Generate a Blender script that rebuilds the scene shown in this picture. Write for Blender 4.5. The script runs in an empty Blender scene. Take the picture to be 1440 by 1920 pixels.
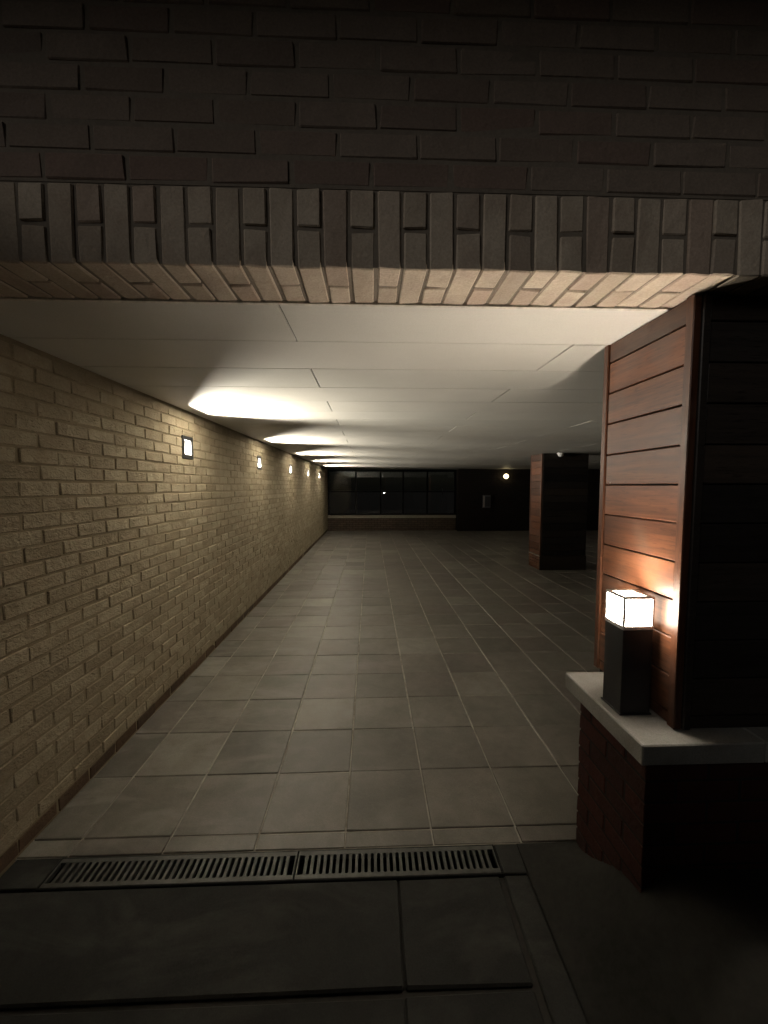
import bpy, bmesh, math, random
import numpy as np
from mathutils import Vector, Matrix

random.seed(7)
rng = np.random.default_rng(7)
S = bpy.context.scene
C = S.collection

# ------------------------------------------------------------------ camera
CAM_Z = 1.613
PITCH, YAW = math.radians(3.686), math.radians(1.999)      # down, to the right
FPX = 745.0 / 1920.0                                        # focal length / image height
cam_d = bpy.data.cameras.new('camera')
cam = bpy.data.objects.new('camera', cam_d)
C.objects.link(cam)
cam.location = (0, 0, CAM_Z)
cam.rotation_euler = (math.pi / 2 - PITCH, 0, -YAW)
cam_d.sensor_fit = 'VERTICAL'
cam_d.sensor_height = 36.0
cam_d.sensor_width = 27.0
cam_d.lens = 36.0 * FPX
cam_d.clip_start = 0.02
cam_d.clip_end = 600
S.camera = cam

# ------------------------------------------------------------------ night sky, faint glow from behind
SUN_EL, SUN_AZ = math.radians(22), math.radians(227)        # azimuth clockwise from +Y: behind the viewer
world = bpy.data.worlds.new('World')
S.world = world
world.use_nodes = True
wn = world.node_tree
bg = wn.nodes['Background']
sky = wn.nodes.new('ShaderNodeTexSky')
sky.sky_type = 'NISHITA'
sky.sun_disc = False
sky.sun_elevation = SUN_EL
sky.sun_rotation = SUN_AZ
wn.links.new(sky.outputs[0], bg.inputs[0])
bg.inputs[1].default_value = 0.0008
sun_d = bpy.data.lights.new('sun', 'SUN')
sun_d.energy = 0.42
sun_d.angle = math.radians(24)
sun_d.color = (1.0, 0.94, 0.86)
sun = bpy.data.objects.new('sun', sun_d)
C.objects.link(sun)
sd = Vector((math.sin(SUN_AZ) * math.cos(SUN_EL), math.cos(SUN_AZ) * math.cos(SUN_EL), math.sin(SUN_EL)))
sun.rotation_euler = sd.to_track_quat('Z', 'Y').to_euler()
sun.location = sd * 30

WALL_LIGHT_STRENGTH = 1500.0
WALL_BEAM_WATTS = 420.0
BOLLARD_STRENGTH = 85.0
BOLLARD_TOP_STRENGTH = 2600.0
BOLLARD_WALL_SIDE_STRENGTH = 12.0
GLOBE_STRENGTH = 5.0

# ------------------------------------------------------------------ render settings
S.render.engine = 'CYCLES'
S.view_settings.view_transform = 'Standard'
S.view_settings.look = 'None'
S.view_settings.exposure = 0.0
S.view_settings.gamma = 1.0
S.view_settings.use_curve_mapping = False
cy = S.cycles
cy.use_denoising = True
cy.max_bounces = 10
cy.diffuse_bounces = 7
cy.glossy_bounces = 4
cy.transmission_bounces = 6
cy.sample_clamp_indirect = 20.0
cy.caustics_reflective = False
cy.caustics_refractive = False
cy.use_light_tree = True

# ================================================================== helpers
def tag(o, label=None, cat=None, group=None, kind=None):
    if label: o['label'] = label
    if cat: o['category'] = cat
    if group: o['group'] = group
    if kind: o['kind'] = kind
    return o

def empty(name, loc=(0, 0, 0)):
    o = bpy.data.objects.new(name, None)
    o.location = loc
    o.empty_display_size = 0.1
    C.objects.link(o)
    return o

def link(name, me, parent=None, loc=(0, 0, 0)):
    """object at a world place; parents are only ever moved, never turned"""
    o = bpy.data.objects.new(name, me)
    C.objects.link(o)
    base = Vector((0, 0, 0))
    if parent is not None:
        o.parent = parent
        p = parent
        while p is not None:
            base += Vector(p.location)
            p = p.parent
    o.location = Vector(loc) - base
    return o

# chamfered box template -------------------------------------------------
def _template():
    idx, vs = {}, []
    for sx in (-1, 1):
        for sy in (-1, 1):
            for sz in (-1, 1):
                for ax in range(3):
                    idx[(sx, sy, sz, ax)] = len(vs)
                    vs.append((sx, sy, sz, ax))
    fs = []
    for ax in range(3):
        o1, o2 = [a for a in range(3) if a != ax]
        for s in (-1, 1):
            q = []
            for t1, t2 in ((-1, -1), (1, -1), (1, 1), (-1, 1)):
                c = [0, 0, 0]; c[ax] = s; c[o1] = t1; c[o2] = t2
                q.append(idx[(*c, ax)])
            fs.append(q)
    for ax in range(3):                      # edges that run along ax
        o1, o2 = [a for a in range(3) if a != ax]
        for t1 in (-1, 1):
            for t2 in (-1, 1):
                a = [0, 0, 0]; a[o1] = t1; a[o2] = t2
                b = list(a); a[ax] = -1; b[ax] = 1
                fs.append([idx[(*a, o1)], idx[(*b, o1)], idx[(*b, o2)], idx[(*a, o2)]])
    for sx in (-1, 1):
        for sy in (-1, 1):
            for sz in (-1, 1):
                fs.append([idx[(sx, sy, sz, k)] for k in range(3)])
    V = np.array(vs, float)
    co = V[:, :3].copy() * 0.9
    for i in range(len(V)):
        co[i, int(V[i, 3])] /= 0.9
    out = []
    for f in fs:
        p = co[f]
        n = np.cross(p[1] - p[0], p[2] - p[0])
        out.append(list(f) if n @ p.mean(0) > 0 else list(f)[::-1])
    return V, out
TV, TF = _template()

def cbox_verts(d, c, jit=0.0):
    h = np.array(d) / 2.0
    co = TV[:, :3] * h
    for ax in range(3):
        m = TV[:, 3] != ax
        co[m, ax] -= TV[m, ax] * c
    if jit:
        g = rng.normal(0, jit, (8, 3))                       # move each corner as a whole
        co = co + np.repeat(g, 3, axis=0) + rng.normal(0, jit * 0.35, co.shape)
    return co

class MB:
    """collects boxes and polygons into ONE mesh"""
    def __init__(self): self.v, self.f, self.r = [], [], []
    def add(self, co, faces, r=0.5):
        n = len(self.v)
        self.v += [tuple(p) for p in co]
        self.f += [[i + n for i in f] for f in faces]
        self.r += [r] * len(co)
        return self
    def box(self, lo, hi, c=0.0, jit=0.0, r=0.5):
        lo, hi = np.array(lo, float), np.array(hi, float)
        if c > 0:
            return self.add(cbox_verts(hi - lo, c, jit) + (lo + hi) / 2, TF, r)
        x0, y0, z0 = lo; x1, y1, z1 = hi
        co = [(x0,y0,z0),(x1,y0,z0),(x1,y1,z0),(x0,y1,z0),(x0,y0,z1),(x1,y0,z1),(x1,y1,z1),(x0,y1,z1)]
        return self.add(co, [[0,3,2,1],[4,5,6,7],[0,1,5,4],[1,2,6,5],[2,3,7,6],[3,0,4,7]], r)
    def tube(self, a, b, rad, n=16, rad2=None):
        a, b = Vector(a), Vector(b)
        d = (b - a).normalized()
        q = d.to_track_quat('Z', 'Y')
        co = []
        for p, rr in ((a, rad), (b, rad2 or rad)):
            for k in range(n):
                t = 2 * math.pi * k / n
                co.append(p + q @ Vector((rr * math.cos(t), rr * math.sin(t), 0)))
        fs = [[k, (k + 1) % n, n + (k + 1) % n, n + k] for k in range(n)]
        fs += [list(range(n))[::-1], list(range(n, 2 * n))]
        return self.add(co, fs)
    def sphere(self, c, rad, nu=24, nv=14, zmin=-1.0, zs=1.0):
        co, fs = [], []
        for j in range(nv + 1):
            t = math.pi * j / nv
            for i in range(nu):
                p = 2 * math.pi * i / nu
                z = max(math.cos(t), zmin)
                co.append((c[0] + rad * math.sin(t) * math.cos(p), c[1] + rad * math.sin(t) * math.sin(p), c[2] + rad * zs * z))
        for j in range(nv):
            for i in range(nu):
                fs.append([j * nu + i, (j + 1) * nu + i, (j + 1) * nu + (i + 1) % nu, j * nu + (i + 1) % nu])
        return self.add(co, fs)
    def mesh(self, name, mat=None, origin=(0, 0, 0), smooth=False):
        me = bpy.data.meshes.new(name)
        o = np.array(origin)
        me.from_pydata([tuple(np.array(p) - o) for p in self.v], [], self.f)
        at = me.attributes.new('rnd', 'FLOAT', 'POINT')
        at.data.foreach_set('value', np.array(self.r, np.float32))
        if mat: me.materials.append(mat)
        if smooth:
            me.polygons.foreach_set('use_smooth', [True] * len(me.polygons))
        me.update()
        return me
    def build(self, name, mat, parent=None, origin=None, smooth=False):
        if origin is None:
            a = np.array(self.v)
            origin = tuple((a.min(0) + a.max(0)) / 2)
        return link(name, self.mesh(name, mat, origin, smooth), parent, origin)

def boxpart(name, lo, hi, mat, parent=None, c=0.0, jit=0.0):
    return MB().box(lo, hi, c, jit).build(name, mat, parent)

# projected size of a box in the photograph: which pieces show largest
_F = np.array([math.sin(YAW) * math.cos(PITCH), math.cos(YAW) * math.cos(PITCH), -math.sin(PITCH)])
_R = np.array([math.cos(YAW), -math.sin(YAW), 0.0])
_D = np.cross(_F, _R)
def shown(lo, hi):
    pts = np.array([(x, y, z) for x in (lo[0], hi[0]) for y in (lo[1], hi[1]) for z in (lo[2], hi[2])]) - (0, 0, CAM_Z)
    dep = pts @ _F
    if dep.min() < 0.2: return 0.0
    u = 0.375 + FPX * (pts @ _R) / dep
    v = 0.5 + FPX * (pts @ _D) / dep
    w = min(u.max(), 0.75) - max(u.min(), 0.0)
    h = min(v.max(), 1.0) - max(v.min(), 0.0)
    return w * h if w > 0 and h > 0 else 0.0

_cache = {}
def piece_mesh(d, c, jit, mat, variants=6):
    k = (tuple(round(x * 500) for x in d), c, jit, mat.name, random.randrange(variants))
    if k not in _cache:
        m = MB(); m.add(cbox_verts(d, c, jit), TF, random.random())
        _cache[k] = m.mesh('piece', mat)
    return _cache[k]

def pieces(name, boxes, mat, parent, c=0.004, jit=0.0014, most=300, rest_name=None, proud=0.0, proud_axis=0, sizes=True):
    """boxes: list of (lo, hi[, mat]). The ones that show largest become objects, the rest one joined part."""
    sc = [(shown(b[0], b[1]), i) for i, b in enumerate(boxes)]
    sc.sort(reverse=True)
    solo = {i for s, i in sc[:most] if s > 0}
    rest = {}
    for i, b in enumerate(boxes):
        lo, hi = np.array(b[0], float), np.array(b[1], float)
        m = b[2] if len(b) > 2 else mat
        if proud:
            s = random.uniform(-proud, proud)
            lo[proud_axis] += s; hi[proud_axis] += s
        if i in solo:
            link(name, piece_mesh(hi - lo, c, jit, m), parent, (lo + hi) / 2)
        else:
            rest.setdefault(m.name, (m, MB()))[1].box(lo, hi, c, jit, random.random())
    for m, mb in rest.values():
        tag(mb.build(rest_name or (name + 's_beyond'), m, parent), kind='stuff')

# ================================================================== materials
def new_mat(name):
    m = bpy.data.materials.new(name)
    m.use_nodes = True
    nt = m.node_tree
    return m, nt, nt.nodes['Principled BSDF']

def N(nt, t, **kw):
    n = nt.nodes.new(t)
    for k, v in kw.items():
        if k in n.inputs: n.inputs[k].default_value = v
        else: setattr(n, k, v)
    return n

def ramp(nt, fac, stops):
    r = nt.nodes.new('ShaderNodeValToRGB')
    el = r.color_ramp.elements
    el[0].position, el[0].color = stops[0][0], (*stops[0][1], 1)
    el[1].position, el[1].color = stops[-1][0], (*stops[-1][1], 1)
    for p, c in stops[1:-1]:
        e = el.new(p); e.color = (*c, 1)
    nt.links.new(fac, r.inputs[0])
    return r.outputs[0]

def position(nt, scale=(1, 1, 1)):
    g = nt.nodes.new('ShaderNodeNewGeometry')
    mp = nt.nodes.new('ShaderNodeMapping')
    mp.inputs['Scale'].default_value = scale
    nt.links.new(g.outputs['Position'], mp.inputs['Vector'])
    return mp.outputs[0]

def noise(nt, vec, scale, detail=4, rough=0.55, dist=0.0):
    n = N(nt, 'ShaderNodeTexNoise', Scale=scale, Detail=detail, Roughness=rough, Distortion=dist)
    nt.links.new(vec, n.inputs['Vector'])
    return n.outputs[0]

def math_(nt, op, a, b=None):
    n = nt.nodes.new('ShaderNodeMath'); n.operation = op
    for i, x in enumerate((a, b)):
        if x is None: continue
        if isinstance(x, (int, float)): n.inputs[i].default_value = x
        else: nt.links.new(x, n.inputs[i])
    return n.outputs[0]

def mix(nt, fac, a, b, mode='MIX'):
    n = nt.nodes.new('ShaderNodeMix'); n.data_type = 'RGBA'; n.blend_type = mode
    if isinstance(fac, (int, float)): n.inputs[0].default_value = fac
    else: nt.links.new(fac, n.inputs[0])
    for i, x in ((6, a), (7, b)):
        if isinstance(x, tuple): n.inputs[i].default_value = (*x, 1)
        else: nt.links.new(x, n.inputs[i])
    return n.outputs[2]

def piece_random(nt):
    a = N(nt, 'ShaderNodeAttribute', attribute_name='rnd')
    o = nt.nodes.new('ShaderNodeObjectInfo')
    return math_(nt, 'FRACT', math_(nt, 'ADD', a.outputs['Fac'], math_(nt, 'MULTIPLY', o.outputs['Random'], 7.31)))

def bump(nt, bs, h, strength=0.5, distance=0.01):
    b = N(nt, 'ShaderNodeBump', Strength=strength, Distance=distance)
    nt.links.new(h, b.inputs['Height'])
    nt.links.new(b.outputs[0], bs.inputs['Normal'])

def brick_mat(name, stops, spots=(0.06, 0.045, 0.035), spot_amt=0.5, rough=0.9, relief=0.006, relief_s=0.8, folds=(1, 1, 1)):
    m, nt, bs = new_mat(name)
    r = piece_random(nt)
    p = position(nt)
    base = ramp(nt, r, stops)
    n1 = noise(nt, p, 9, 5, 0.6)
    base = mix(nt, math_(nt, 'MULTIPLY', ramp(nt, n1, [(0.42, (0, 0, 0)), (0.75, (1, 1, 1))]), spot_amt), base, spots)
    n2 = noise(nt, p, 140, 3, 0.7)
    base = mix(nt, 0.5, base, ramp(nt, n2, [(0.25, (0.55, 0.55, 0.55)), (0.7, (1.15, 1.15, 1.15))]), 'MULTIPLY')
    nt.links.new(base, bs.inputs['Base Color'])
    bs.inputs['Roughness'].default_value = rough
    bs.inputs['Specular IOR Level'].default_value = 0.2
    pf = position(nt, folds)
    f1 = noise(nt, pf, 28, 4, 0.6, 1.2)
    f2 = noise(nt, p, 95, 4, 0.65)
    vo = N(nt, 'ShaderNodeTexVoronoi', Scale=34.0)
    nt.links.new(pf, vo.inputs['Vector'])
    dent = ramp(nt, vo.outputs['Distance'], [(0.02, (0, 0, 0)), (0.35, (1, 1, 1))])
    gate = ramp(nt, noise(nt, p, 7, 2), [(0.48, (0, 0, 0)), (0.6, (1, 1, 1))])
    h = math_(nt, 'ADD', math_(nt, 'MULTIPLY', f1, 0.75), math_(nt, 'MULTIPLY', f2, 0.3))
    h = math_(nt, 'ADD', h, math_(nt, 'MULTIPLY', math_(nt, 'MULTIPLY', dent, gate), 0.35))
    bump(nt, bs, h, relief_s, relief)
    return m

M_BUFF = brick_mat('buff_brick', [(0.0, (0.35, 0.29, 0.20)), (0.35, (0.42, 0.355, 0.25)), (0.7, (0.465, 0.395, 0.28)), (1.0, (0.38, 0.315, 0.22))],
                   spots=(0.23, 0.18, 0.115), spot_amt=0.45, relief=0.011, relief_s=0.85, folds=(1, 1, 1.6))
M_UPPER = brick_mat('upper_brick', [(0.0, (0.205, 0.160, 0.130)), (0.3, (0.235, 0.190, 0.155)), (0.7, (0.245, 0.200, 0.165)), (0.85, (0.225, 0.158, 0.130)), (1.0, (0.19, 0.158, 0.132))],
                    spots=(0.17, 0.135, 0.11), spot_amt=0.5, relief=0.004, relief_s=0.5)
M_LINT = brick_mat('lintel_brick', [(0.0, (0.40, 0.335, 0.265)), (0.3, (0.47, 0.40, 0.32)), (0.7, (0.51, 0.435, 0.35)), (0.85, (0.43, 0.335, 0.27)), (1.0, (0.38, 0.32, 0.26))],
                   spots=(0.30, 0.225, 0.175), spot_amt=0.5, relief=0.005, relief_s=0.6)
M_BASE = brick_mat('base_brick', [(0.0, (0.12, 0.075, 0.045)), (0.5, (0.17, 0.11, 0.07)), (1.0, (0.10, 0.07, 0.05))],
                   spots=(0.05, 0.04, 0.03), relief=0.008)
M_RED = brick_mat('red_brown_brick', [(0.0, (0.16, 0.075, 0.045)), (0.5, (0.22, 0.11, 0.065)), (1.0, (0.13, 0.07, 0.05))],
                  spots=(0.07, 0.04, 0.03), relief=0.005)
M_TAN = brick_mat('dull_tan_brick', [(0.0, (0.13, 0.098, 0.078)), (0.5, (0.16, 0.12, 0.094)), (1.0, (0.12, 0.094, 0.078))],
                  spots=(0.07, 0.055, 0.045), relief=0.004)
M_PLINTH = brick_mat('plinth_brick', [(0.0, (0.06, 0.022, 0.017)), (0.5, (0.078, 0.028, 0.021)), (1.0, (0.05, 0.022, 0.018))],
                     spots=(0.03, 0.02, 0.018), relief=0.005)
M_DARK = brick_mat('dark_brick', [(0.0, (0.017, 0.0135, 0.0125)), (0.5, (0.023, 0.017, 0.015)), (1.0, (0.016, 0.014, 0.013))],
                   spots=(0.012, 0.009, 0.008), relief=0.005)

def grit_mat(name, col, col2, scale=60, rough=0.95, relief=0.003):
    m, nt, bs = new_mat(name)
    p = position(nt)
    a = noise(nt, p, scale, 5, 0.7)
    b = noise(nt, p, 3.0, 3, 0.5)
    f = math_(nt, 'ADD', math_(nt, 'MULTIPLY', a, 0.5), math_(nt, 'MULTIPLY', b, 0.5))
    nt.links.new(ramp(nt, f, [(0.35, col), (0.65, col2)]), bs.inputs['Base Color'])
    bs.inputs['Roughness'].default_value = rough
    bs.inputs['Specular IOR Level'].default_value = 0.2
    bump(nt, bs, a, 0.7, relief)
    return m
M_MORTAR = grit_mat('mortar', (0.24, 0.195, 0.13), (0.34, 0.28, 0.185))
M_MORTAR_L = grit_mat('lintel_mortar', (0.15, 0.128, 0.104), (0.215, 0.185, 0.152))
M_MORTAR_D = grit_mat('dark_mortar', (0.02, 0.017, 0.015), (0.035, 0.03, 0.027))
M_SAND = grit_mat('joint_sand', (0.24, 0.22, 0.18), (0.58, 0.55, 0.48), scale=14)
M_EARTH = grit_mat('dark_ground', (0.035, 0.033, 0.03), (0.06, 0.056, 0.05), scale=20)
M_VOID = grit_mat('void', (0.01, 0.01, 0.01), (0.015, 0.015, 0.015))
M_SLAB = grit_mat('shade_slab_concrete', (0.10, 0.10, 0.095), (0.14, 0.14, 0.13))

def paver_mat(name, stops, stain=(0.5, 0.49, 0.44), stain_amt=0.45, rough=0.38, stain_left=True, spec=0.5):
    m, nt, bs = new_mat(name)
    r = piece_random(nt)
    p = position(nt)
    base = ramp(nt, r, stops)
    n1 = noise(nt, p, 2.2, 6, 0.66)
    n0 = noise(nt, p, 7.5, 4, 0.7, 0.5)
    base = mix(nt, 0.6, base, ramp(nt, n0, [(0.3, (0.68, 0.67, 0.65)), (0.55, (1, 1, 1)), (0.75, (1.18, 1.18, 1.17))]), 'MULTIPLY')
    base = mix(nt, 0.75, base, ramp(nt, n1, [(0.3, (0.62, 0.61, 0.60)), (0.7, (1.2, 1.2, 1.2))]), 'MULTIPLY')
    n2 = noise(nt, p, 190, 3, 0.7)
    base = mix(nt, 0.55, base, ramp(nt, n2, [(0.3, (0.6, 0.6, 0.6)), (0.7, (1.25, 1.25, 1.25))]), 'MULTIPLY')
    # lime bloom: pale streaky stains, thickest along the brick wall
    ps = position(nt, (1.0, 2.6, 1.0))
    n3 = ramp(nt, noise(nt, ps, 1.7, 5, 0.6, 0.7), [(0.50, (0, 0, 0)), (0.78, (1, 1, 1))])
    amt = math_(nt, 'MULTIPLY', n3, stain_amt)
    if stain_left:
        sp = nt.nodes.new('ShaderNodeSeparateXYZ')
        g = nt.nodes.new('ShaderNodeNewGeometry')
        nt.links.new(g.outputs['Position'], sp.inputs[0])
        near = N(nt, 'ShaderNodeMapRange')
        near.inputs[1].default_value, near.inputs[2].default_value = 0.6, -1.5
        near.inputs[3].default_value, near.inputs[4].default_value = 0.12, 1.0
        nt.links.new(sp.outputs[0], near.inputs[0])
        amt = math_(nt, 'MULTIPLY', amt, near.outputs[0])
    base = mix(nt, amt, base, stain)
    nt.links.new(base, bs.inputs['Base Color'])
    rr = N(nt, 'ShaderNodeMapRange')
    rr.inputs[3].default_value, rr.inputs[4].default_value = rough - 0.1, rough + 0.15
    nt.links.new(n1, rr.inputs[0])
    nt.links.new(rr.outputs[0], bs.inputs['Roughness'])
    bs.inputs['Specular IOR Level'].default_value = spec
    h = math_(nt, 'ADD', math_(nt, 'MULTIPLY', n2, 0.5), noise(nt, p, 40, 3))
    bump(nt, bs, h, 0.35, 0.002)
    return m
M_TILE = paver_mat('concrete_paver', [(0.0, (0.150, 0.138, 0.120)), (0.25, (0.222, 0.208, 0.182)), (0.5, (0.182, 0.162, 0.145)), (0.75, (0.212, 0.196, 0.170)), (0.9, (0.290, 0.275, 0.242)), (1.0, (0.140, 0.129, 0.113))])
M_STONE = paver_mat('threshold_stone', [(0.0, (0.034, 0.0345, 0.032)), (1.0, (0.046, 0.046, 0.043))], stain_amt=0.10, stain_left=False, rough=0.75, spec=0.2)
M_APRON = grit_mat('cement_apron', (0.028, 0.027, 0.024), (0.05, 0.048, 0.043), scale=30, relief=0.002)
M_COPING = paver_mat('coping_concrete', [(0.0, (0.29, 0.285, 0.265)), (1.0, (0.33, 0.325, 0.30))], stain=(0.25, 0.24, 0.2), stain_amt=0.4, stain_left=False, rough=0.75)

def panel_mat():
    m, nt, bs = new_mat('ceiling_board')
    r = piece_random(nt)
    p = position(nt)
    base = ramp(nt, r, [(0.0, (0.53, 0.515, 0.475)), (0.5, (0.57, 0.555, 0.515)), (1.0, (0.55, 0.53, 0.49))])
    n1 = noise(nt, p, 1.6, 5, 0.6)
    base = mix(nt, 0.6, base, ramp(nt, n1, [(0.3, (0.86, 0.86, 0.85)), (0.7, (1.04, 1.04, 1.04))]), 'MULTIPLY')
    n2 = noise(nt, p, 260, 2, 0.6)
    base = mix(nt, 0.35, base, ramp(nt, n2, [(0.3, (0.8, 0.8, 0.8)), (0.7, (1.1, 1.1, 1.1))]), 'MULTIPLY')
    nt.links.new(base, bs.inputs['Base Color'])
    bs.inputs['Roughness'].default_value = 0.55
    bs.inputs['Specular IOR Level'].default_value = 0.3
    bump(nt, bs, n2, 0.15, 0.001)
    return m
M_PANEL = panel_mat()

def wood_mat(name, stops, along='Y', rough=0.44, wear=0.45):
    m, nt, bs = new_mat(name)
    sc = {'Y': (30, 1.6, 30), 'X': (1.6, 30, 30), 'Z': (30, 30, 1.6)}[along]
    r = piece_random(nt)
    o = nt.nodes.new('ShaderNodeVectorMath'); o.operation = 'ADD'
    cmb = nt.nodes.new('ShaderNodeCombineXYZ')
    nt.links.new(math_(nt, 'MULTIPLY', r, 37.0), cmb.inputs[0]); nt.links.new(math_(nt, 'MULTIPLY', r, 19.0), cmb.inputs[1]); nt.links.new(math_(nt, 'MULTIPLY', r, 53.0), cmb.inputs[2])
    nt.links.new(position(nt, sc), o.inputs[0]); nt.links.new(cmb.outputs[0], o.inputs[1])
    v = o.outputs[0]
    g1 = noise(nt, v, 0.9, 6, 0.6, 1.6)
    g2 = noise(nt, v, 4.0, 3, 0.6, 0.4)
    f = math_(nt, 'ADD', math_(nt, 'MULTIPLY', g1, 0.75), math_(nt, 'MULTIPLY', g2, 0.25))
    base = ramp(nt, f, stops)
    tone = ramp(nt, r, [(0.0, (0.42, 0.44, 0.46)), (0.3, (1.05, 1.0, 0.95)), (0.5, (0.55, 0.52, 0.52)), (0.75, (1.5, 1.3, 1.1)), (1.0, (0.7, 0.66, 0.64))])
    base = mix(nt, 1.0, base, tone, 'MULTIPLY')
    # dark pores in short dashes along the grain
    pv = position(nt, {'Y': (260, 22, 260), 'X': (22, 260, 260), 'Z': (260, 260, 22)}[along])
    pores = ramp(nt, noise(nt, pv, 0.8, 2, 0.5), [(0.30, (0.35, 0.3, 0.28)), (0.42, (1, 1, 1))])
    base = mix(nt, 0.7, base, pores, 'MULTIPLY')
    # weathered grey patches
    w = ramp(nt, noise(nt, position(nt), 3.2, 4, 0.6), [(0.52, (0, 0, 0)), (0.72, (1, 1, 1))])
    base = mix(nt, math_(nt, 'MULTIPLY', w, wear), base, (0.105, 0.082, 0.068))
    nt.links.new(base, bs.inputs['Base Color'])
    rr = N(nt, 'ShaderNodeMapRange')
    rr.inputs[3].default_value, rr.inputs[4].default_value = rough - 0.06, rough + 0.22
    nt.links.new(w, rr.inputs[0]); nt.links.new(rr.outputs[0], bs.inputs['Roughness'])
    bs.inputs['Specular IOR Level'].default_value = 0.22
    bump(nt, bs, f, 0.25, 0.0015)
    return m
WOODS = [(0.30, (0.042, 0.018, 0.010)), (0.48, (0.085, 0.035, 0.018)), (0.62, (0.128, 0.054, 0.027)), (0.78, (0.065, 0.027, 0.014))]
M_WOOD = wood_mat('varnished_hardwood', WOODS, 'Y')
M_WOODV = wood_mat('varnished_hardwood_upright', WOODS, 'Z')
DWOOD = [(0.30, (0.020, 0.018, 0.0165)), (0.6, (0.033, 0.029, 0.027)), (0.8, (0.025, 0.0225, 0.021))]
M_WOODX = wood_mat('dark_wood', DWOOD, 'X', rough=0.5, wear=0.0)  # darker wood tones for the front boards

def plain(name, col, rough=0.5, metal=0.0, spec=0.5, wear=0.0):
    m, nt, bs = new_mat(name)
    p = position(nt)
    n = noise(nt, p, 35, 4, 0.6)
    c2 = tuple(min(1, x * 1.25 + wear * 0.03) for x in col)
    c1 = tuple(x * 0.8 for x in col)
    nt.links.new(ramp(nt, n, [(0.35, c1), (0.68, c2)]), bs.inputs['Base Color'])
    bs.inputs['Metallic'].default_value = metal
    bs.inputs['Specular IOR Level'].default_value = spec
    rr = N(nt, 'ShaderNodeMapRange')
    rr.inputs[3].default_value, rr.inputs[4].default_value = max(0.05, rough - 0.1), min(1, rough + 0.12)
    nt.links.new(n, rr.inputs[0]); nt.links.new(rr.outputs[0], bs.inputs['Roughness'])
    return m
M_BLACKMETAL = plain('black_powder_coat', (0.018, 0.018, 0.019), 0.5)
M_GREYMETAL = plain('grey_lamp_frame', (0.66, 0.63, 0.60), 0.5)
M_GALV = plain('galvanised_steel', (0.10, 0.10, 0.093), 0.5, metal=0.5)
M_REFLECTOR = plain('white_reflector', (0.75, 0.75, 0.74), 0.3)
M_HOUSING = plain('dark_housing', (0.06, 0.06, 0.06), 0.35)
M_WHITE = plain('white_plastic', (0.7, 0.7, 0.69), 0.35)
M_FRAME = plain('dark_window_frame', (0.007, 0.007, 0.008), 0.5, spec=0.2)
M_SIGN = plain('grey_sign_plate', (0.10, 0.10, 0.115), 0.4)
M_SIGN_D = plain('dark_sign_face', (0.05, 0.05, 0.055), 0.3)
M_SILL = plain('pale_sill', (0.36, 0.33, 0.29), 0.6)
M_BRASS = plain('screw_steel', (0.6, 0.58, 0.55), 0.3, metal=0.9)
M_TRIMW = plain('pale_trim', (0.52, 0.49, 0.43), 0.6)
M_GAP_SHADE = plain('gap_shade_dark', (0.05, 0.045, 0.04), 0.7)

def emit(name, col, strength):
    m, nt, bs = new_mat(name)
    bs.inputs['Base Color'].default_value = (0.8, 0.8, 0.8, 1)
    bs.inputs['Emission Color'].default_value = (*col, 1)
    bs.inputs['Emission Strength'].default_value = strength
    return m
M_LAMP = emit('wall_light_source', (1.0, 0.92, 0.77), WALL_LIGHT_STRENGTH)
M_BOLL = emit('bollard_diffuser', (1.0, 0.87, 0.71), BOLLARD_STRENGTH)
M_BOLL_TOP = emit('bollard_inner_emitter', (1.0, 0.87, 0.71), BOLLARD_TOP_STRENGTH)
M_BOLL_SIDE = emit('bollard_wall_side_diffuser', (1.0, 0.87, 0.71), BOLLARD_WALL_SIDE_STRENGTH)
M_GLOBE = emit('globe_glass', (1.0, 0.80, 0.42), GLOBE_STRENGTH)

m, nt, bs = new_mat('window_glass')
bs.inputs['Base Color'].default_value = (0.9, 0.93, 0.95, 1)
bs.inputs['Transmission Weight'].default_value = 1.0
bs.inputs['Roughness'].default_value = 0.0
bs.inputs['IOR'].default_value = 1.5
M_GLASS = m

# ================================================================== the setting
XW, ZC = -1.54, 2.237                       # left wall face, ceiling height
Y_FAR, Y_FARW = 14.5, 14.2
LY0, LY1 = 1.185, 1.400                     # lintel front and back
X_RIGHT = 8.5
GA = 0.010                                  # mortar joint
CO = 0.075                                  # course height

ground = boxpart('ground', (-90, -90, -0.6), (90, 160, -0.12), M_EARTH)
tag(ground, 'dark bare ground around the building', 'ground', kind='structure')

# ---- floor of square pavers
fl = empty('floor', (0, 1.75, 0))
tag(fl, 'floor of square grey concrete pavers in the covered passage', 'floor', kind='structure')
tag(boxpart('joint_sand', (XW - 0.02, 1.682, -0.10), (X_RIGHT, Y_FAR + 0.1, -0.0065), M_SAND, fl), kind='structure')
TW, TR = 0.402, 0.392
xs = [XW - 0.005] + [-0.117 + TW * k for k in range(-3, 22)]
ys = [1.683, 1.770] + [1.770 + TR * k for k in range(1, 33)]
ys[-1] = min(ys[-1], Y_FAR)
tiles = []
for j in range(len(ys) - 1):
    for i in range(len(xs) - 1):
        if xs[i] > 8.3: continue
        g = 0.0018
        gx = (0.0055 if ys[j] > 2.5 else 0.004) if j > 0 else 0.0025
        near = ys[j] < 3.4 and -0.95 < xs[i] < 0.6
        dz = random.uniform(-0.0022, 0.0016) * (1.6 if near else 0.8)
        g += random.uniform(0, 0.0018) * (1.5 if near else 0.4)
        tiles.append(((xs[i] + gx, ys[j] + g, -0.05 + dz), (xs[i + 1] - gx, ys[j + 1] - g, dz)))
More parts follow.
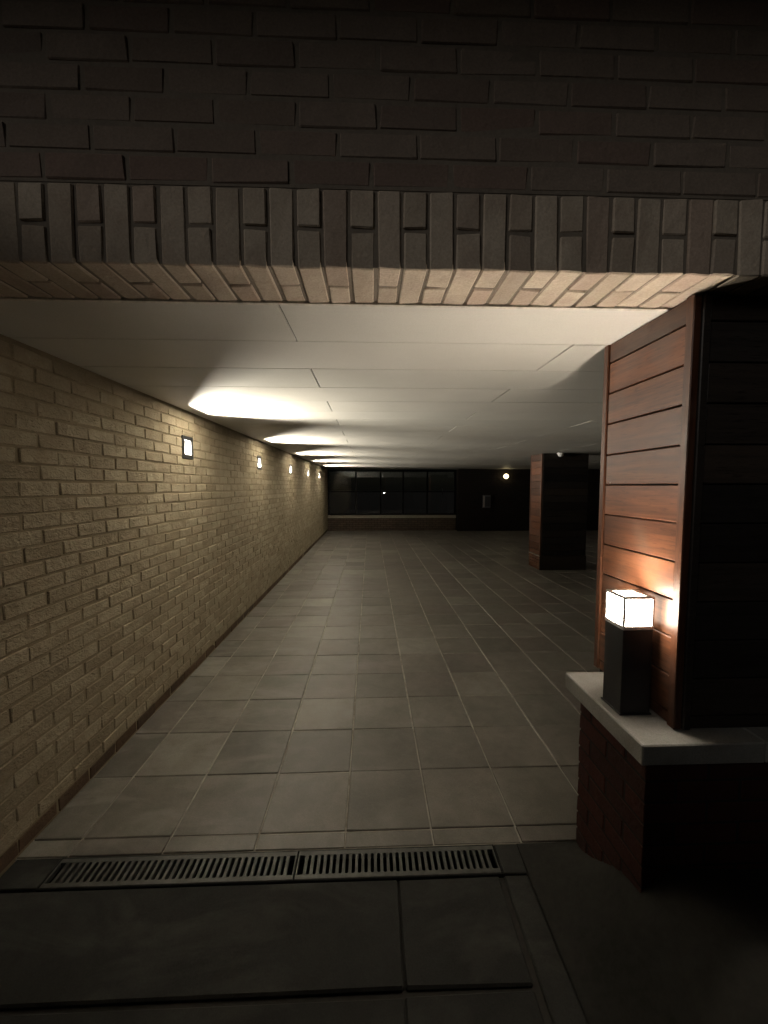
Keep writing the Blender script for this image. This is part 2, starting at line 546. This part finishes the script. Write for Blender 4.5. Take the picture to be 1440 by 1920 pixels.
# leave the plinth's and column's footprints free
tiles = [t for t in tiles if not (t[1][0] > 0.95 and t[1][1] < 1.72)]
pieces('paver', tiles, M_TILE, fl, c=0.003, jit=0.0007, rest_name='far_pavers')

# ---- threshold paving in front of the drain
pv = empty('pavement', (0, 1.0, 0))
tag(pv, 'dark stone threshold slabs before the drain', 'pavement', kind='structure')
tag(boxpart('bedding', (-3.2, -3.0, -0.11), (4.2, 1.54, -0.018), M_EARTH, pv), kind='structure')
slabs = []
def slabrow(y0, y1, cuts, dz=0.0):
    for a, b in zip(cuts[:-1], cuts[1:]):
        slabs.append(((a + 0.0016, y0, -0.06 + dz), (b - 0.0016, y1, dz + random.uniform(-0.002, 0.001))))
slabrow(1.176, 1.536, [-1.53, 0.11, 0.532], -0.004)
slabrow(0.62, 1.162, [-1.53, 0.105, 0.528], -0.008)
slabrow(0.06, 0.612, [-1.53, -0.72, 0.02, 0.528], -0.010)
slabrow(-0.6, 0.052, [-1.53, -0.55, 0.105, 0.528], -0.010)
for y0, y1 in ((0.55, 1.54), (-0.6, 0.546)):
    slabs.append(((0.552, y0, -0.06), (0.655, y1 - 0.003, -0.001)))          # narrow edging stones
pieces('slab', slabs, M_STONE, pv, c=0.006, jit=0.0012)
# uneven cement apron that climbs from the edging stones to the foot of the plinth
def sm(t): t = min(1.0, max(0.0, t)); return t * t * (3 - 2 * t)
def apron_z(x, y):
    up = sm((x - 0.66) / 0.42) * sm((1.70 - y) / 0.46)
    return -0.004 + 0.30 * up + 0.012 * up * math.sin(9 * x + 4 * y) + 0.006 * math.sin(23 * y + 7 * x) * up
ap = MB(); nx, ny = 46, 40
gx_ = [0.659 + (3.4 - 0.659) * (i / nx) ** 1.6 for i in range(nx + 1)]
gy_ = [-0.6 + (1.680 + 0.6) * (1 - (1 - j / ny) ** 1.5) for j in range(ny + 1)]
top = [(x, y, apron_z(x, y)) for y in gy_ for x in gx_]
bot = [(x, y, -0.08) for x, y, z in top]
W_ = nx + 1; T_ = len(top)
fa = [[j * W_ + i, j * W_ + i + 1, (j + 1) * W_ + i + 1, (j + 1) * W_ + i] for j in range(ny) for i in range(nx)]
fb = [[T_ + q for q in f[::-1]] for f in fa]
sides = []
for i in range(nx):
    sides += [[i + 1, i, T_ + i, T_ + i + 1], [ny * W_ + i, ny * W_ + i + 1, T_ + ny * W_ + i + 1, T_ + ny * W_ + i]]
for j in range(ny):
    sides += [[j * W_, (j + 1) * W_, T_ + (j + 1) * W_, T_ + j * W_], [(j + 1) * W_ + nx, j * W_ + nx, T_ + j * W_ + nx, T_ + (j + 1) * W_ + nx]]
ap.add(top + bot, fa + fb + sides)
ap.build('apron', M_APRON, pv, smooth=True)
# strips left and right of the drain
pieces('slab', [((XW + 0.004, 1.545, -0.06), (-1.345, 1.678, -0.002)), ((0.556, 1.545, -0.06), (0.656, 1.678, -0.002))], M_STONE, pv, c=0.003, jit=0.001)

# ---- ceiling of long white boards
ce = empty('ceiling', (0, 1.4, ZC))
tag(ce, 'ceiling of long off-white boards over the passage', 'ceiling', kind='structure')
boxpart('dark_deck', (XW - 0.3, 1.402, ZC + 0.03), (X_RIGHT + 0.2, Y_FAR + 0.4, ZC + 0.35), M_VOID, ce)  # deck coloured near-black to put shade into the board joints
rows = [1.418, 1.768] + [1.768 + 0.4 * k for k in range(1, 33)]
panels = []
for j in range(len(rows) - 1):
    y0, y1 = rows[j], min(rows[j + 1], Y_FAR)
    if y1 - y0 < 0.03: continue
    off = -0.314 if j % 2 == 0 else 0.900
    cuts = sorted(set([XW + 0.022] + [off + 2.42 * k for k in range(-1, 5) if XW + 0.1 < off + 2.42 * k < X_RIGHT - 0.05] + [X_RIGHT]))
    for a, b in zip(cuts[:-1], cuts[1:]):
        dz = random.uniform(-0.0006, 0.0006)
        panels.append(((a + 0.0034, y0 + 0.0026, ZC + dz), (b - 0.0034, y1 - 0.0026, ZC + 0.012 + dz)))
pieces('ceiling_board', panels, M_PANEL, ce, c=0.0012, jit=0.0)
boxpart('gap_shade_strip', (XW, 1.42, ZC + 0.014), (XW + 0.03, Y_FAR, ZC + 0.030), M_GAP_SHADE, ce)  # dark strip stands in for the shadow gap along the wall
boxpart('front_trim', (XW + 0.005, 1.402, ZC - 0.004), (1.05, 1.4165, ZC + 0.02), M_TRIMW, ce)

# ================================================================== left brick wall with recessed lights
LIGHT_Y = [3.44 + 2.175 * k for k in range(5)]
LZ, LH = 1.940, 0.094                       # centre height and half size of a light
def subtract(rects, hole):
    out = []
    hy0, hy1, hz0, hz1 = hole
    for (y0, y1, z0, z1) in rects:
        if y1 <= hy0 or y0 >= hy1 or z1 <= hz0 or z0 >= hz1:
            out.append((y0, y1, z0, z1)); continue
        if y0 < hy0: out.append((y0, hy0, z0, z1))
        if y1 > hy1: out.append((hy1, y1, z0, z1))
        a, b = max(y0, hy0), min(y1, hy1)
        if z0 < hz0: out.append((a, b, z0, hz0))
        if z1 > hz1: out.append((a, b, hz1, z1))
    return [r for r in out if r[1] - r[0] > 0.012 and r[3] - r[2] > 0.012]

wall = empty('brick_wall', (XW - 0.1, 7.0, 0))
tag(wall, 'long buff brick wall with five recessed lights along the passage', 'wall')
Y0W = -3.5  # wall run on unseen past the camera, added to block low light
HO = LH + 0.003
mb = MB()
xm0, xm1 = XW - 0.30, XW - 0.0055
mb.box((xm0, Y0W, -0.02), (xm1, Y_FAR, LZ - HO))
mb.box((xm0, Y0W, LZ + HO), (xm1, Y_FAR, ZC + 0.03))
mb.box((xm0, Y0W, ZC + 0.03), (xm1, 1.17, 2.61))  # unseen raised stretch, added to keep the sun off plinth and paving
yy = Y0W
for ly in LIGHT_Y:
    mb.box((xm0, yy, LZ - HO), (xm1, ly - HO, LZ + HO)); yy = ly + HO
mb.box((xm0, yy, LZ - HO), (xm1, Y_FAR, LZ + HO))
for ly in LIGHT_Y:                                            # masonry behind each niche
    mb.box((xm0, ly - HO, LZ - HO), (XW - 0.125, ly + HO, LZ + HO))
mb.build('mortar', M_MORTAR, wall)
bricks = []
prev = []
for k in range(35):
    z0 = 0.004 + k * 0.0745
    z1 = z0 + 0.0745 - 0.0095
    y = Y0W - (0.02 if k % 2 else 0.131)
    cuts = []
    while y < (Y_FAR if k < 30 else 1.15):
        L = 0.222
        cuts.append(y + L)
        jz = random.uniform(-0.0015, 0.0015)
        r = [(max(y + random.uniform(-0.005, 0.005), Y0W) + 0.0036, min(y + L - 0.005 + random.uniform(0, 0.005), Y_FAR if k < 30 else 1.17) - 0.0028, z0 + jz, z1 + jz)]
        for ly in LIGHT_Y:
            r = subtract(r, (ly - LH - 0.006, ly + LH + 0.006, LZ - LH - 0.006, LZ + LH + 0.006))
        for (a, b, c0, c1) in r:
            if b - a < 0.012: continue
            back = XW - (0.08 if k else 0.085)
            if k == 0: bricks.append(((back, a, c0), (XW - 0.0015, b, c1), M_BASE))
            else: bricks.append(((back, a, c0), (XW, b, c1)))
        y += L
    prev = cuts
pieces('brick', bricks, M_BUFF, wall, c=0.004, jit=0.0020, proud=0.0020, proud_axis=0, rest_name='far_bricks')

def wall_light(y, label):
    t = empty('wall_light', (XW, y, LZ))
    tag(t, label, 'wall light', 'recessed lights along the buff brick wall')
    h = LH
    # dark frame, a little proud of the brick
    f = MB(); w = 0.036; x0, x1 = XW - 0.012, XW + 0.006
    f.box((x0, y - h, LZ - h), (x1, y - h + w, LZ + h), 0.002)
    f.box((x0, y + h - w, LZ - h), (x1, y + h, LZ + h), 0.002)
    f.box((x0, y - h + w, LZ + h - w), (x1 - 0.0005, y + h - w, LZ + h), 0.002)
    f.box((x0, y - h + w, LZ - h), (x1 - 0.0005, y + h - w, LZ - h + w + 0.002), 0.002)
    f.build('frame', M_BLACKMETAL, t)
    # open niche behind it
    n = MB(); d = 0.085; i = h - 0.006; xb = XW - 0.012
    n.box((xb - d, y - i, LZ - i), (xb - d + 0.004, y + i, LZ + i))
    n.box((xb - d + 0.004, y - i, LZ - i), (xb, y - i + 0.004, LZ + i))
    n.box((xb - d + 0.004, y + i - 0.004, LZ - i), (xb, y + i, LZ + i))
    n.box((xb - d + 0.004, y - i + 0.004, LZ - i), (xb, y + i - 0.004, LZ - i + 0.004))
    n.box((xb - d + 0.004, y - i + 0.004, LZ + i - 0.004), (xb, y + i - 0.004, LZ + i))
    n.build('housing', M_HOUSING, t)
    # light source low in the niche, tilted back so it throws up and out
    s = MB()
    a, b = 0.028, 0.022
    q = [(xb - d + 0.022, -a, b), (xb - d + 0.027, -a, -b), (xb - d + 0.027, a, -b), (xb - d + 0.022, a, b)]
    front = [(p[0], y + p[1] + 0.024, LZ + p[2] - 0.034) for p in q]
    back = [(p[0] - 0.008, p[1], p[2]) for p in front]
    s.add(front + back, [[0, 1, 2, 3], [7, 6, 5, 4], [0, 4, 5, 1], [1, 5, 6, 2], [2, 6, 7, 3], [3, 7, 4, 0]])
    s.build('light_source', M_LAMP, t)
    # added spot sends most of the fitting's light out flat below the ceiling
    ld = bpy.data.lights.new('beam', 'SPOT')
    ld.energy = WALL_BEAM_WATTS
    ld.color = (1.0, 0.92, 0.77)
    ld.spot_size = math.radians(172)
    ld.spot_blend = 1.0
    ld.shadow_soft_size = 0.015
    lo = bpy.data.objects.new('beam', ld)
    C.objects.link(lo)
    lo.parent = t
    lo.location = (-0.064, 0.034, -0.046)
    lo.rotation_euler = Vector((-math.cos(math.radians(13)), 0, -math.sin(math.radians(13)))).to_track_quat('Z', 'Y').to_euler()
    return t
near_words = ['nearest the drain', 'second from the drain', 'third from the drain', 'second from the dark window', 'nearest the dark window']
for y, wds in zip(LIGHT_Y, near_words):
    wall_light(y, 'square recessed light in dark frame in buff brick wall, ' + wds)

# ================================================================== brick lintel over the entrance
lt = empty('brick_lintel', (0, (LY0 + LY1) / 2, ZC))
tag(lt, 'dim brick wall above the entrance with soldier course and brick soffit', 'wall')
XL0, XL1 = -2.4, 3.3
MB().box((XL0, LY0 + 0.0045, ZC + 0.005), (XL1, LY1 - 0.004, ZC + 0.218)).box((XL0, LY0 + 0.0027, ZC + 0.218), (XL1, LY1 - 0.004, 3.75)).build('mortar', M_MORTAR_L, lt)
boxpart('added_shade_slab', (XL0, 0.25, 3.28), (XL1, LY0 - 0.003, 3.46), M_SLAB, lt, c=0.01)  # unseen slab added to shade the upper brickwork
lb = []
P = 0.0762
n0, n1 = int((XL0 - 0.02) / P), int(XL1 / P)
for i in range(n0, n1):
    x0, x1 = i * P + 0.018 + 0.0046 + random.uniform(-0.0015, 0.0015), (i + 1) * P + 0.018 - 0.0046 + random.uniform(-0.0015, 0.0015)
    j = lambda s=0.002: random.uniform(-s, s)
    zt = ZC + 0.215
    if i % 2 == 0:      # soldier on the front, split soffit
        lb.append(((x0, LY0 + j(), ZC + j(0.001)), (x1, LY0 + 0.1025, zt)))
        lb.append(((x0, LY0 + 0.1125, ZC + j(0.001)), (x1, LY1, zt)))
    else:               # header end on the front, full brick on the soffit
        lb.append(((x0, LY0 + j(), ZC + j(0.001)), (x1, LY1, ZC + 0.1025)))
        lb.append(((x0, LY0 + j(), ZC + 0.1135), (x1, LY0 + 0.1025, zt)))
zz = ZC + 0.215 + 0.011
k = 0
weep = []
while zz < 3.7:
    x = XL0 - (0.113 if k % 2 else 0.0) - 0.06 - (0.02 if k % 3 == 0 else 0)
    while x < XL1:
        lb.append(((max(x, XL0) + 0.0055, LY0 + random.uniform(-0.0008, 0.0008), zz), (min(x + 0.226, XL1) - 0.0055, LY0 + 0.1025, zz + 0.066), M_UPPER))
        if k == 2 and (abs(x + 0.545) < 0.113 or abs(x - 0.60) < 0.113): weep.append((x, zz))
        x += 0.226
    zz += 0.0770
    k += 1
lb = [b for b in lb if b[1][0] - b[0][0] > 0.02]
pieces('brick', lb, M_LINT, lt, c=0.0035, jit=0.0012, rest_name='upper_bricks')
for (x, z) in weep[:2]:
    boxpart('weep_hole', (x - 0.004, LY0 + 0.004, z + 0.006), (x + 0.004, LY0 + 0.02, z + 0.062), M_VOID, lt)  # dark box stands in for the shade of an open joint

# ================================================================== wood-clad pillar on a brick plinth
XP, PY0, PY1 = 1.055, 1.290, 1.790
PLZ = 0.768
XPE = 3.0
pil = empty('wood_clad_pillar', (1.5, 1.54, PLZ))
tag(pil, 'pillar clad in varnished reddish wood boards standing on brick plinth', 'pillar')
boxpart('core', (XP + 0.022, PY0 + 0.022, PLZ - 0.3), (XPE, PY1 - 0.01, ZC + 0.03), M_VOID, pil)
edges = [PLZ - 0.10 + 0.0, 0.8165 - 0.0005] + []
zs = [1.613 + z for z in (0.6235, 0.539, 0.407, 0.274, 0.139, 0.007, -0.126, -0.260, -0.395, -0.529, -0.665, -0.798, -0.844)]
for a, b in zip(zs[:-1], zs[1:]):
    link('board', piece_mesh((0.020, PY1 - PY0 - 0.075, a - b - 0.0045), 0.0025, 0.0, M_WOOD, 1),
         pil, (XP + 0.012 + random.uniform(-0.0015, 0.0015), (PY0 + PY1) / 2, (a + b) / 2))
    link('board', piece_mesh((XPE - XP - 0.06, 0.020, a - b - 0.0045), 0.0025, 0.0, M_WOODX, 1),
         pil, ((XP + 0.05 + XPE) / 2, PY0 + 0.014 + random.uniform(-0.0015, 0.0015), (a + b) / 2))
boxpart('corner_trim', (XP - 0.006, PY0, PLZ + 0.002), (XP + 0.022, PY0 + 0.034, ZC - 0.001), M_WOODV, pil, c=0.003)
boxpart('corner_trim', (XP - 0.004, PY1 - 0.032, PLZ + 0.002), (XP + 0.022, PY1, ZC - 0.001), M_WOODV, pil, c=0.003)
boxpart('front_trim', (XP + 0.024, PY0 - 0.004, PLZ + 0.002), (XP + 0.052, PY0 + 0.020, ZC - 0.001), M_WOODX, pil, c=0.003)
boxpart('screw', (XP - 0.001, PY1 - 0.075, 1.626), (XP + 0.003, PY1 - 0.070, 1.631), M_BRASS, pil, c=0.0015)

pl = empty('brick_plinth', (1.5, 1.45, 0))
tag(pl, 'low dark red brick plinth with pale concrete coping under the wood pillar', 'plinth')
BX0, BY0, BY1 = 0.93, 1.252, 1.675
boxpart('mortar', (BX0 + 0.003, BY0 + 0.003, -0.05), (XPE, BY1 - 0.006, 0.696), M_MORTAR_D, pl)
pb = []
for k in range(9):
    z0 = 0.004 + k * 0.0768; z1 = z0 + 0.0668
    o = 0.113 if k % 2 else 0.0
    x = BX0
    first = 0.1025 if k % 2 else 0.215
    while x < XPE - 0.02:
        L = first if x == BX0 else 0.215
        pb.append(((x, BY0, z0), (min(x + L, XPE), BY0 + 0.1025, z1)))
        x += L + 0.011
    y = BY0 + (0.215 if k % 2 else 0.1025) + 0.011
    if k % 2: pb[-1] = pb[-1]
    while y < BY1 - 0.02:
        pb.append(((BX0, y, z0), (BX0 + 0.1025, min(y + 0.215, BY1), z1)))
        y += 0.226
# odd courses turn their corner brick along the side
fix = []
for lo, hi in pb:
    if abs(lo[0] - BX0) < 1e-6 and abs(lo[1] - BY0) < 1e-6 and hi[0] - lo[0] < 0.11:
        hi = (hi[0], BY0 + 0.215, hi[2])
    fix.append((lo, hi))
pieces('brick', fix, M_PLINTH, pl, c=0.0025, jit=0.0006)
cp = [((0.888, 1.215, PLZ - 0.071), (1.305, 1.732, PLZ)), ((1.309, 1.215, PLZ - 0.071), (1.98, 1.732, PLZ)), ((1.984, 1.215, PLZ - 0.071), (XPE + 0.04, 1.732, PLZ))]
pieces('coping_slab', cp, M_COPING, pl, c=0.004, jit=0.0006)

# ================================================================== bollard light on the plinth
bo = empty('bollard_light', (0.9795, 1.4455, PLZ))
tag(bo, 'lit square bollard lamp with black post on the plinth coping', 'lamp')
bx0, bx1, by0, by1 = 0.922, 1.037, 1.388, 1.503
hz0, hz1 = 1.088, 1.211
boxpart('post', (bx0 + 0.0015, by0 + 0.0015, PLZ), (bx1 - 0.0015, by1 - 0.0015, hz0 - 0.002), M_BLACKMETAL, bo, c=0.002)
boxpart('foot_plate', (bx0 - 0.003, by0 - 0.003, PLZ + 0.0005), (bx1 + 0.003, by1 + 0.003, PLZ + 0.006), M_BLACKMETAL, bo, c=0.001)
fr = MB(); e = 0.008; rim = 0.015
for (x0, x1) in ((bx0, bx0 + e), (bx1 - e, bx1)):
    for (y0, y1) in ((by0, by0 + e), (by1 - e, by1)):
        fr.box((x0, y0, hz0 + rim), (x1, y1, hz1 - rim * 0.6), 0.001)
fr.box((bx0, by0, hz0), (bx1, by1, hz0 + rim), 0.0015)
# top rim as four bars round the open top
zt0 = hz1 - rim * 0.6
fr.box((bx0, by0, zt0), (bx1, by0 + 0.014, hz1), 0.0015)
fr.box((bx0, by1 - 0.022, zt0), (bx1, by1, hz1), 0.0015)
fr.box((bx0, by0 + 0.014, zt0), (bx0 + 0.014, by1 - 0.022, hz1 - 0.0004), 0.0015)
fr.box((bx1 - 0.022, by0 + 0.014, zt0), (bx1, by1 - 0.022, hz1 - 0.0004), 0.0015)
head = fr.build('lamp_frame', M_GREYMETAL, bo)
t = 0.0025
pz0, pz1 = hz0 + rim, zt0
boxpart('diffuser', (bx0 + e, by0 + t, pz0), (bx1 - e, by0 + t + 0.003, pz1), M_BOLL, bo)
boxpart('diffuser', (bx0 + e, by1 - t - 0.003, pz0), (bx1 - e, by1 - t, pz1), M_BOLL, bo)
boxpart('diffuser', (bx0 + t, by0 + e, pz0), (bx0 + t + 0.003, by1 - e, pz1), M_BOLL, bo)
boxpart('diffuser', (bx1 - t - 0.003, by0 + e, pz0), (bx1 - t, by1 - e, pz1), M_BOLL_SIDE, bo)
boxpart('light_source', (bx1 - 0.049, by0 + 0.022, hz1 - 0.046), (bx1 - 0.0245, by1 - 0.022, hz1 - 0.041), M_BOLL_TOP, bo)  # hidden strip added to light soffit and ceiling, no glass on top
boxpart('added_shield', (bx1 - 0.024, by0 + 0.018, hz1 - 0.060), (bx1 - 0.0222, by1 - 0.018, hz1 - 0.003), M_HOUSING, bo)  # added inside the head to hold the strip's light off the wood
MB().tube((bx0 - 0.0015, (by0 + by1) / 2, hz0 + 0.008), (bx0 + 0.002, (by0 + by1) / 2, hz0 + 0.008), 0.003, 10).build('screw', M_BRASS, head)

# ================================================================== drain
DX0, DX1, DY0, DY1 = -1.338, 0.548, 1.543, 1.674
dc = empty('drain_channel', (-0.4, 1.61, 0))
tag(dc, 'narrow drain channel set in the floor across the entrance', 'drain')
ch = MB()
ch.box((DX0, DY0 - 0.004, -0.115), (DX1, DY1 + 0.004, -0.11))
ch.box((DX0, DY0 - 0.004, -0.11), (DX1, DY0 + 0.001, -0.002))
ch.box((DX0, DY1 - 0.001, -0.11), (DX1, DY1 + 0.004, -0.002))
ch.box((DX0 - 0.005, DY0 - 0.004, -0.115), (DX0, DY1 + 0.004, -0.002))
ch.box((DX1, DY0 - 0.004, -0.115), (DX1 + 0.005, DY1 + 0.004, -0.002))
ch.build('trough', M_VOID, dc)

def grate(x0, x1, label):
    g = empty('drain_grate', ((x0 + x1) / 2, (DY0 + DY1) / 2, 0))
    tag(g, label, 'grate', 'steel grates over the drain channel')
    n = max(1, round((x1 - x0 - 0.02) / 0.0275))
    p = (x1 - x0 - 0.02) / n
    fr = MB()
    ya, yb = DY0 + 0.002, DY1 - 0.002
    zt, zb = 0.0, -0.022
    rl = 0.020
    fr.box((x0, ya, zb), (x1, ya + rl, zt), 0.0012)
    fr.box((x0, yb - rl, zb), (x1, yb, zt), 0.0012)
    fr.box((x0, ya + rl, zb), (x0 + 0.007, yb - rl, zt - 0.0003), 0.001)
    fr.box((x1 - 0.007, ya + rl, zb), (x1, yb - rl, zt - 0.0003), 0.001)
    fr.build('rim', M_GALV, g)
    # one bar: narrow web flaring at both ends so that the slots are round-ended
    hw, fw, L = 0.0062, p / 2, (yb - ya) / 2 - rl
    prof = []
    r = fw - hw
    for s in range(6):
        a = s / 5 * math.pi / 2
        prof.append((fw - r * math.sin(a), -L + r - r * math.cos(a)))
    right = [(fw - 0.0, -L)] + [(fw - (fw - hw) * math.sin(s / 5 * math.pi / 2), -L + r * 1.0 - r * math.cos(s / 5 * math.pi / 2)) for s in range(6)]
    right = right[1:]
    outline = right + [(x, -y) for x, y in right[::-1]]
    outline += [(-x, y) for x, y in outline[::-1]]
    m = len(outline)
    co = [(x, y, -0.0006) for x, y in outline] + [(x, y, zb) for x, y in outline]
    fs = [list(range(m)), list(range(m, 2 * m))[::-1]] + [[i, m + i, m + (i + 1) % m, (i + 1) % m] for i in range(m)]
    me = MB().add(co, fs).mesh('bar', M_GALV)
    for i in range(n + 1):
        x = x0 + 0.01 + p * i
        if i in (0, n): continue
        link('bar', me, g, (x, (ya + yb) / 2, 0))
    return g
grate(DX0 + 0.002, -0.3225, 'long bright galvanised drain grate beside the buff brick wall')
grate(-0.3165, DX1 - 0.002, 'shorter duller galvanised drain grate towards the brick plinth')

# ================================================================== brick column further in
col = empty('clad_column', (3.7, 7.7, 0))
tag(col, 'square column with brown wood side and dark boarded front inside the passage', 'column')
CX0, CX1, CY0, CY1 = 3.25, 4.16, 7.45, 7.97
CB = 0.27
boxpart('core', (CX0 + 0.024, CY0 + 0.024, -0.03), (CX1 - 0.006, CY1 - 0.006, ZC + 0.02), M_VOID, col)
czs = [ZC - 0.002 - 0.1325 * k for k in range(16)]
czs = [z for z in czs if z > CB + 0.05] + [CB + 0.012]
for a_, b_ in zip(czs[:-1], czs[1:]):
    link('board', piece_mesh((0.020, CY1 - CY0 - 0.07, a_ - b_ - 0.005), 0.0025, 0.0, M_WOOD, 1), col, (CX0 + 0.012, (CY0 + CY1) / 2, (a_ + b_) / 2))
    link('board', piece_mesh((CX1 - CX0 - 0.06, 0.020, a_ - b_ - 0.005), 0.0025, 0.0, M_WOODX, 1), col, ((CX0 + CX1 + 0.04) / 2, CY0 + 0.013, (a_ + b_) / 2))
for y0, y1 in ((CY0, CY0 + 0.034), (CY1 - 0.034, CY1)):
    boxpart('corner_trim', (CX0 - 0.004, y0, CB + 0.012), (CX0 + 0.022, y1, ZC - 0.001), M_WOODV, col, c=0.003)
boxpart('front_trim', (CX0 + 0.0235, CY0 - 0.003, CB + 0.012), (CX0 + 0.048, CY0 + 0.02, ZC - 0.001), M_WOODX, col, c=0.003)
boxpart('base_cap', (CX0 - 0.010, CY0 + 0.006, CB - 0.006), (CX1 + 0.01, CY1 + 0.01, CB + 0.010), M_SILL, col, c=0.003)
boxpart('base_front', (CX0 + 0.003, CY0 - 0.002, 0.002), (CX1, CY0 + 0.02, CB + 0.011), M_WOODX, col, c=0.003)
cb = []
for k in range(4):
    z0 = 0.004 + k * 0.0655; y = CY0 + 0.021 + (0.11 if k % 2 else 0)
    if k % 2: cb.append(((CX0, CY0 + 0.021, z0), (CX0 + 0.08, y - 0.010, z0 + 0.0555)))
    while y < CY1 - 0.03:
        cb.append(((CX0, y, z0), (CX0 + 0.08, min(y + 0.215, CY1), z0 + 0.0555)))
        y += 0.226
pieces('brick', cb, M_RED, col, c=0.003, jit=0.0008)

dm = MB()
dm.tube((3.56, 7.36, ZC - 0.022), (3.56, 7.36, ZC - 0.0005), 0.062, 24)
d = empty('ceiling_dome', (3.56, 7.36, ZC))
tag(d, 'small unlit white dome on the ceiling before the clad column', 'ceiling fixture')
dm.build('base_ring', M_WHITE, d)
MB().sphere((3.56, 7.36, ZC - 0.024), 0.052, 24, 14).build('dome', M_WHITE, d, smooth=True)

# ================================================================== end of the passage
lw = empty('low_brick_wall', (0.8, Y_FAR, 0))
tag(lw, 'low brown brick wall under the dark end window', 'wall')
SZ0, SZ1 = 0.445, 0.560
boxpart('mortar', (XW, Y_FAR + 0.006, -0.03), (3.16, Y_FAR + 0.25, SZ0), M_MORTAR_D, lw)
wb = []
for k in range(6):
    x = XW + (0.113 if k % 2 else 0) - 0.11
    while x < 3.15:
        a, b = max(x, XW + 0.005), min(x + 0.215, 3.15)
        if b - a > 0.02: wb.append(((a, Y_FAR, 0.004 + k * 0.0742), (b, Y_FAR + 0.1, 0.004 + k * 0.0742 + 0.0642)))
        x += 0.226
pieces('brick', wb, M_TAN, lw, c=0.003, jit=0.0008)

wi = empty('window', (0.8, Y_FAR + 0.1, SZ1))
tag(wi, 'wide dark glazed window with pale sill at the passage end', 'window')
for a, b in ((XW + 0.004, -0.28), (-0.276, 0.62), (0.624, 1.80), (1.804, 3.155)):
    boxpart('sill', (a, Y_FAR - 0.04, SZ0 + 0.012), (b, Y_FAR + 0.2, SZ1 - 0.002), M_SILL, wi, c=0.006)
muls = [XW + 0.03, -0.516, 0.384, 1.211, 2.10, 3.13]
zt = ZC - 0.02
for x in muls:
    boxpart('mullion', (x - 0.028, Y_FAR + 0.06, SZ1), (x + 0.028, Y_FAR + 0.12, zt), M_FRAME, wi, c=0.003)
for a, b in zip(muls[:-1], muls[1:]):
    boxpart('rail', (a + 0.029, Y_FAR + 0.062, SZ1), (b - 0.029, Y_FAR + 0.118, SZ1 + 0.06), M_FRAME, wi, c=0.003)
    boxpart('rail', (a + 0.029, Y_FAR + 0.062, zt - 0.07), (b - 0.029, Y_FAR + 0.118, zt), M_FRAME, wi, c=0.003)
    boxpart('rail', (a + 0.029, Y_FAR + 0.062, 1.40), (b - 0.029, Y_FAR + 0.118, 1.44), M_FRAME, wi, c=0.003)
    boxpart('pane', (a + 0.029, Y_FAR + 0.087, SZ1 + 0.061), (b - 0.029, Y_FAR + 0.093, 1.399), M_GLASS, wi)
    boxpart('pane', (a + 0.029, Y_FAR + 0.087, 1.441), (b - 0.029, Y_FAR + 0.093, zt - 0.071), M_GLASS, wi)
boxpart('handle', (2.64, Y_FAR + 0.030, 0.86), (2.665, Y_FAR + 0.055, 1.55), M_SIGN, wi, c=0.004)

ew = empty('end_wall', (5.8, Y_FARW, 0))
tag(ew, 'dark brick end wall carrying the round globe lamp', 'wall')
boxpart('mortar', (3.166, Y_FARW + 0.006, -0.03), (X_RIGHT, Y_FARW + 0.5, ZC + 0.02), M_MORTAR_D, ew)
eb = []
for k in range(30):
    x = 3.16 - (0.113 if k % 2 else 0)
    while x < X_RIGHT - 0.02:
        a = max(x, 3.16)
        eb.append(((a, Y_FARW, 0.004 + k * 0.0745), (min(x + 0.215, X_RIGHT), Y_FARW + 0.1, 0.004 + k * 0.0745 + 0.0645)))
        x += 0.226
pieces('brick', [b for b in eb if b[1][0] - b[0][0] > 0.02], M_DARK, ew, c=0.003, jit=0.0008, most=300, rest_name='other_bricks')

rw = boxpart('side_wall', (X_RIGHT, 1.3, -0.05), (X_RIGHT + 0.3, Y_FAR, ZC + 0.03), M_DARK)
tag(rw, 'plain dark wall closing the shaded side of the passage', 'wall')

gl = empty('globe_light', (4.86, Y_FARW, 1.975))
tag(gl, 'small lit round globe lamp on the dark end wall', 'lamp')
MB().tube((4.86, Y_FARW, 1.975), (4.86, Y_FARW - 0.035, 1.975), 0.075, 24).build('back_plate', M_WHITE, gl)
MB().sphere((4.86, Y_FARW - 0.11, 1.975), 0.086, 28, 18).build('globe', M_GLOBE, gl, smooth=True)

sg = empty('wall_panel', (4.18, Y_FARW, 1.06))
tag(sg, 'small upright grey panel with dark face on the dark end wall', 'panel')
boxpart('panel_case', (4.05, Y_FARW - 0.06, 0.84), (4.33, Y_FARW - 0.002, 1.30), M_SIGN, sg, c=0.006)
boxpart('panel_face', (4.13, Y_FARW - 0.066, 0.90), (4.30, Y_FARW - 0.058, 1.24), M_SIGN_D, sg, c=0.002)
boxpart('panel_strip', (4.065, Y_FARW - 0.066, 0.87), (4.11, Y_FARW - 0.058, 1.27), M_SILL, sg, c=0.002)
